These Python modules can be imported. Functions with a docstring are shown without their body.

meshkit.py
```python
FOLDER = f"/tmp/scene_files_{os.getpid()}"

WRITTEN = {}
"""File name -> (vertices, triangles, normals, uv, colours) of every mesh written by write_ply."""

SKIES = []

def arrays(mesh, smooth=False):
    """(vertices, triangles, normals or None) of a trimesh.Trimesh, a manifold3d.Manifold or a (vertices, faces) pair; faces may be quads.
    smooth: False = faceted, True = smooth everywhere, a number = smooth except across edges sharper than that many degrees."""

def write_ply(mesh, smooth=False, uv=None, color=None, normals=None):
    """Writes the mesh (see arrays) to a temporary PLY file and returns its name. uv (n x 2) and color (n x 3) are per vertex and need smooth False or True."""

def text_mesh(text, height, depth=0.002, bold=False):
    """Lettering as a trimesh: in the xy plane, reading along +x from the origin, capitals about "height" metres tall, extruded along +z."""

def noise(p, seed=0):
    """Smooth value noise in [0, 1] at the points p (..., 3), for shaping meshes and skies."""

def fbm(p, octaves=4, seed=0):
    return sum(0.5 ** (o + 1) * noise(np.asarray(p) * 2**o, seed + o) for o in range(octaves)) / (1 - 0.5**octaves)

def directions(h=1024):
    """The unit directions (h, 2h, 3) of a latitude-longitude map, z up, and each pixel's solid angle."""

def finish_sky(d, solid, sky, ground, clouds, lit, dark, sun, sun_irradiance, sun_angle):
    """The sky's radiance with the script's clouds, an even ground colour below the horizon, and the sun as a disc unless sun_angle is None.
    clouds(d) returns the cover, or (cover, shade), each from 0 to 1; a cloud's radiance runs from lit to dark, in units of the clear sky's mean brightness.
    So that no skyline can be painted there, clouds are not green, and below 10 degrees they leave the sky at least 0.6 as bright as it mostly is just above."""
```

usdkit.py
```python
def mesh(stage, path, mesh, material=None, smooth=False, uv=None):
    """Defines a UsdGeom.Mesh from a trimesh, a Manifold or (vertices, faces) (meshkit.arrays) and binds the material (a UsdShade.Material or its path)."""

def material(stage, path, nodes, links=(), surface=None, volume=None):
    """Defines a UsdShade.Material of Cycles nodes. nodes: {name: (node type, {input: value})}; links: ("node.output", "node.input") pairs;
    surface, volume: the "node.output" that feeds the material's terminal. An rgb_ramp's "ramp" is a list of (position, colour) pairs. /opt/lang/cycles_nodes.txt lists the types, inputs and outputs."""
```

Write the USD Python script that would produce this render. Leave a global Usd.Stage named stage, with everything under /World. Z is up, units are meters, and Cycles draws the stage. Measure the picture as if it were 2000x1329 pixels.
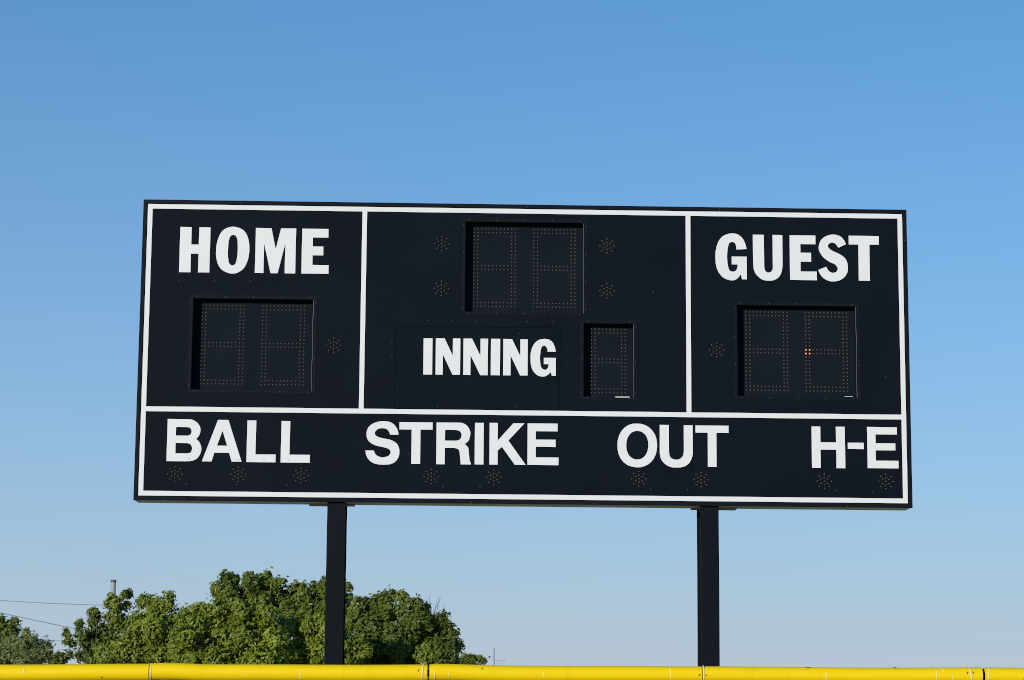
import math, random
import numpy as np, trimesh, usdkit
from pxr import Usd, UsdGeom, UsdLux, UsdShade, Gf, Sdf, Vt
from shapely.geometry import Polygon, box as sbox
from shapely.ops import unary_union

stage = Usd.Stage.CreateInMemory()
UsdGeom.SetStageUpAxis(stage, UsdGeom.Tokens.z)
UsdGeom.SetStageMetersPerUnit(stage, 1.0)
UsdGeom.Xform.Define(stage, '/World')
UsdGeom.Scope.Define(stage, '/World/Looks')
rng = np.random.default_rng(11)

# ---------------------------------------------------------------- camera
EXPOSURE = 0.0
YAW, PITCH, ROLL = math.radians(1.56727), math.radians(9.26734), math.radians(0.43636)
EYE = np.array([-0.59339, -17.67966, 1.60])
fw = np.array([math.sin(YAW)*math.cos(PITCH), math.cos(YAW)*math.cos(PITCH), math.sin(PITCH)])
rt = np.array([math.cos(YAW), -math.sin(YAW), 0.0]); up = np.cross(rt, fw)
rt, up = math.cos(ROLL)*rt + math.sin(ROLL)*up, -math.sin(ROLL)*rt + math.cos(ROLL)*up
cam = UsdGeom.Camera.Define(stage, '/World/camera')
m = np.eye(4); m[0, :3], m[1, :3], m[2, :3], m[3, :3] = rt, up, -fw, EYE
cam.AddTransformOp().Set(Gf.Matrix4d(*m.ravel().tolist()))
cam.CreateHorizontalApertureAttr(36.0); cam.CreateVerticalApertureAttr(36.0*680/1024)
cam.CreateFocalLengthAttr(36.0*4421.22/2000)
cam.CreateClippingRangeAttr(Gf.Vec2f(0.1, 10000))
cam.CreateExposureAttr(EXPOSURE)

# ---------------------------------------------------------------- sky and sun
SUN = np.array([-0.72, -1.0, 0.24]); SUN = SUN/np.linalg.norm(SUN)
dome = UsdLux.DomeLight.Define(stage, '/World/sky')
# clear single-scattering sky thickening into pale ground haze towards the horizon, the same all the way round
sky_mat = usdkit.material(stage, '/World/Looks/sky_air', {
    'sky': ('sky_texture', {'sky_type': 'single_scattering', 'sun_disc': False, 'sun_elevation': math.asin(SUN[2]),
                            'sun_rotation': math.atan2(SUN[0], SUN[1]), 'altitude': 1000.0, 'air_density': 1.0,
                            'aerosol_density': 0.3, 'ozone_density': 5.0}),
    'soft': ('gamma', {'gamma': 0.8}),
    'tint': ('mix', {'mix_type': 'multiply', 'fac': 1.0, 'color2': (0.55, 1.44, 1.71)}),
    'tc': ('texture_coordinate', {}), 'sep': ('separate_xyz', {}),
    'up': ('math', {'math_type': 'maximum', 'value2': 0.0}),
    'k': ('math', {'math_type': 'multiply', 'value2': -6.4}), 'e': ('math', {'math_type': 'exponent'}),
    'haze': ('mix', {'mix_type': 'mix', 'color2': (4.22, 4.56, 5.42)}),
    'bg': ('background_shader', {'strength': 0.12})},
    [('tc.generated', 'sep.vector'), ('sep.z', 'up.value1'), ('up.value', 'k.value1'), ('k.value', 'e.value1'),
     ('sky.color', 'soft.color'), ('soft.color', 'tint.color1'), ('tint.color', 'haze.color1'), ('e.value', 'haze.fac'), ('haze.color', 'bg.color')], surface='bg.background')
UsdShade.MaterialBindingAPI.Apply(dome.GetPrim()).Bind(sky_mat)
dome.GetPrim().SetCustomDataByKey('kind', 'structure')
sun = UsdLux.DistantLight.Define(stage, '/World/sun')
sun.CreateIntensityAttr(0.96); sun.CreateNormalizeAttr(True); sun.CreateAngleAttr(0.53)
sun.CreateColorAttr(Gf.Vec3f(1.0, 0.945, 0.855))
zx = SUN; xx = np.cross([0, 0, 1.0], zx); xx /= np.linalg.norm(xx); yx = np.cross(zx, xx)
m = np.eye(4); m[0, :3], m[1, :3], m[2, :3] = xx, yx, zx
sun.AddTransformOp().Set(Gf.Matrix4d(*m.ravel().tolist()))

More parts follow.
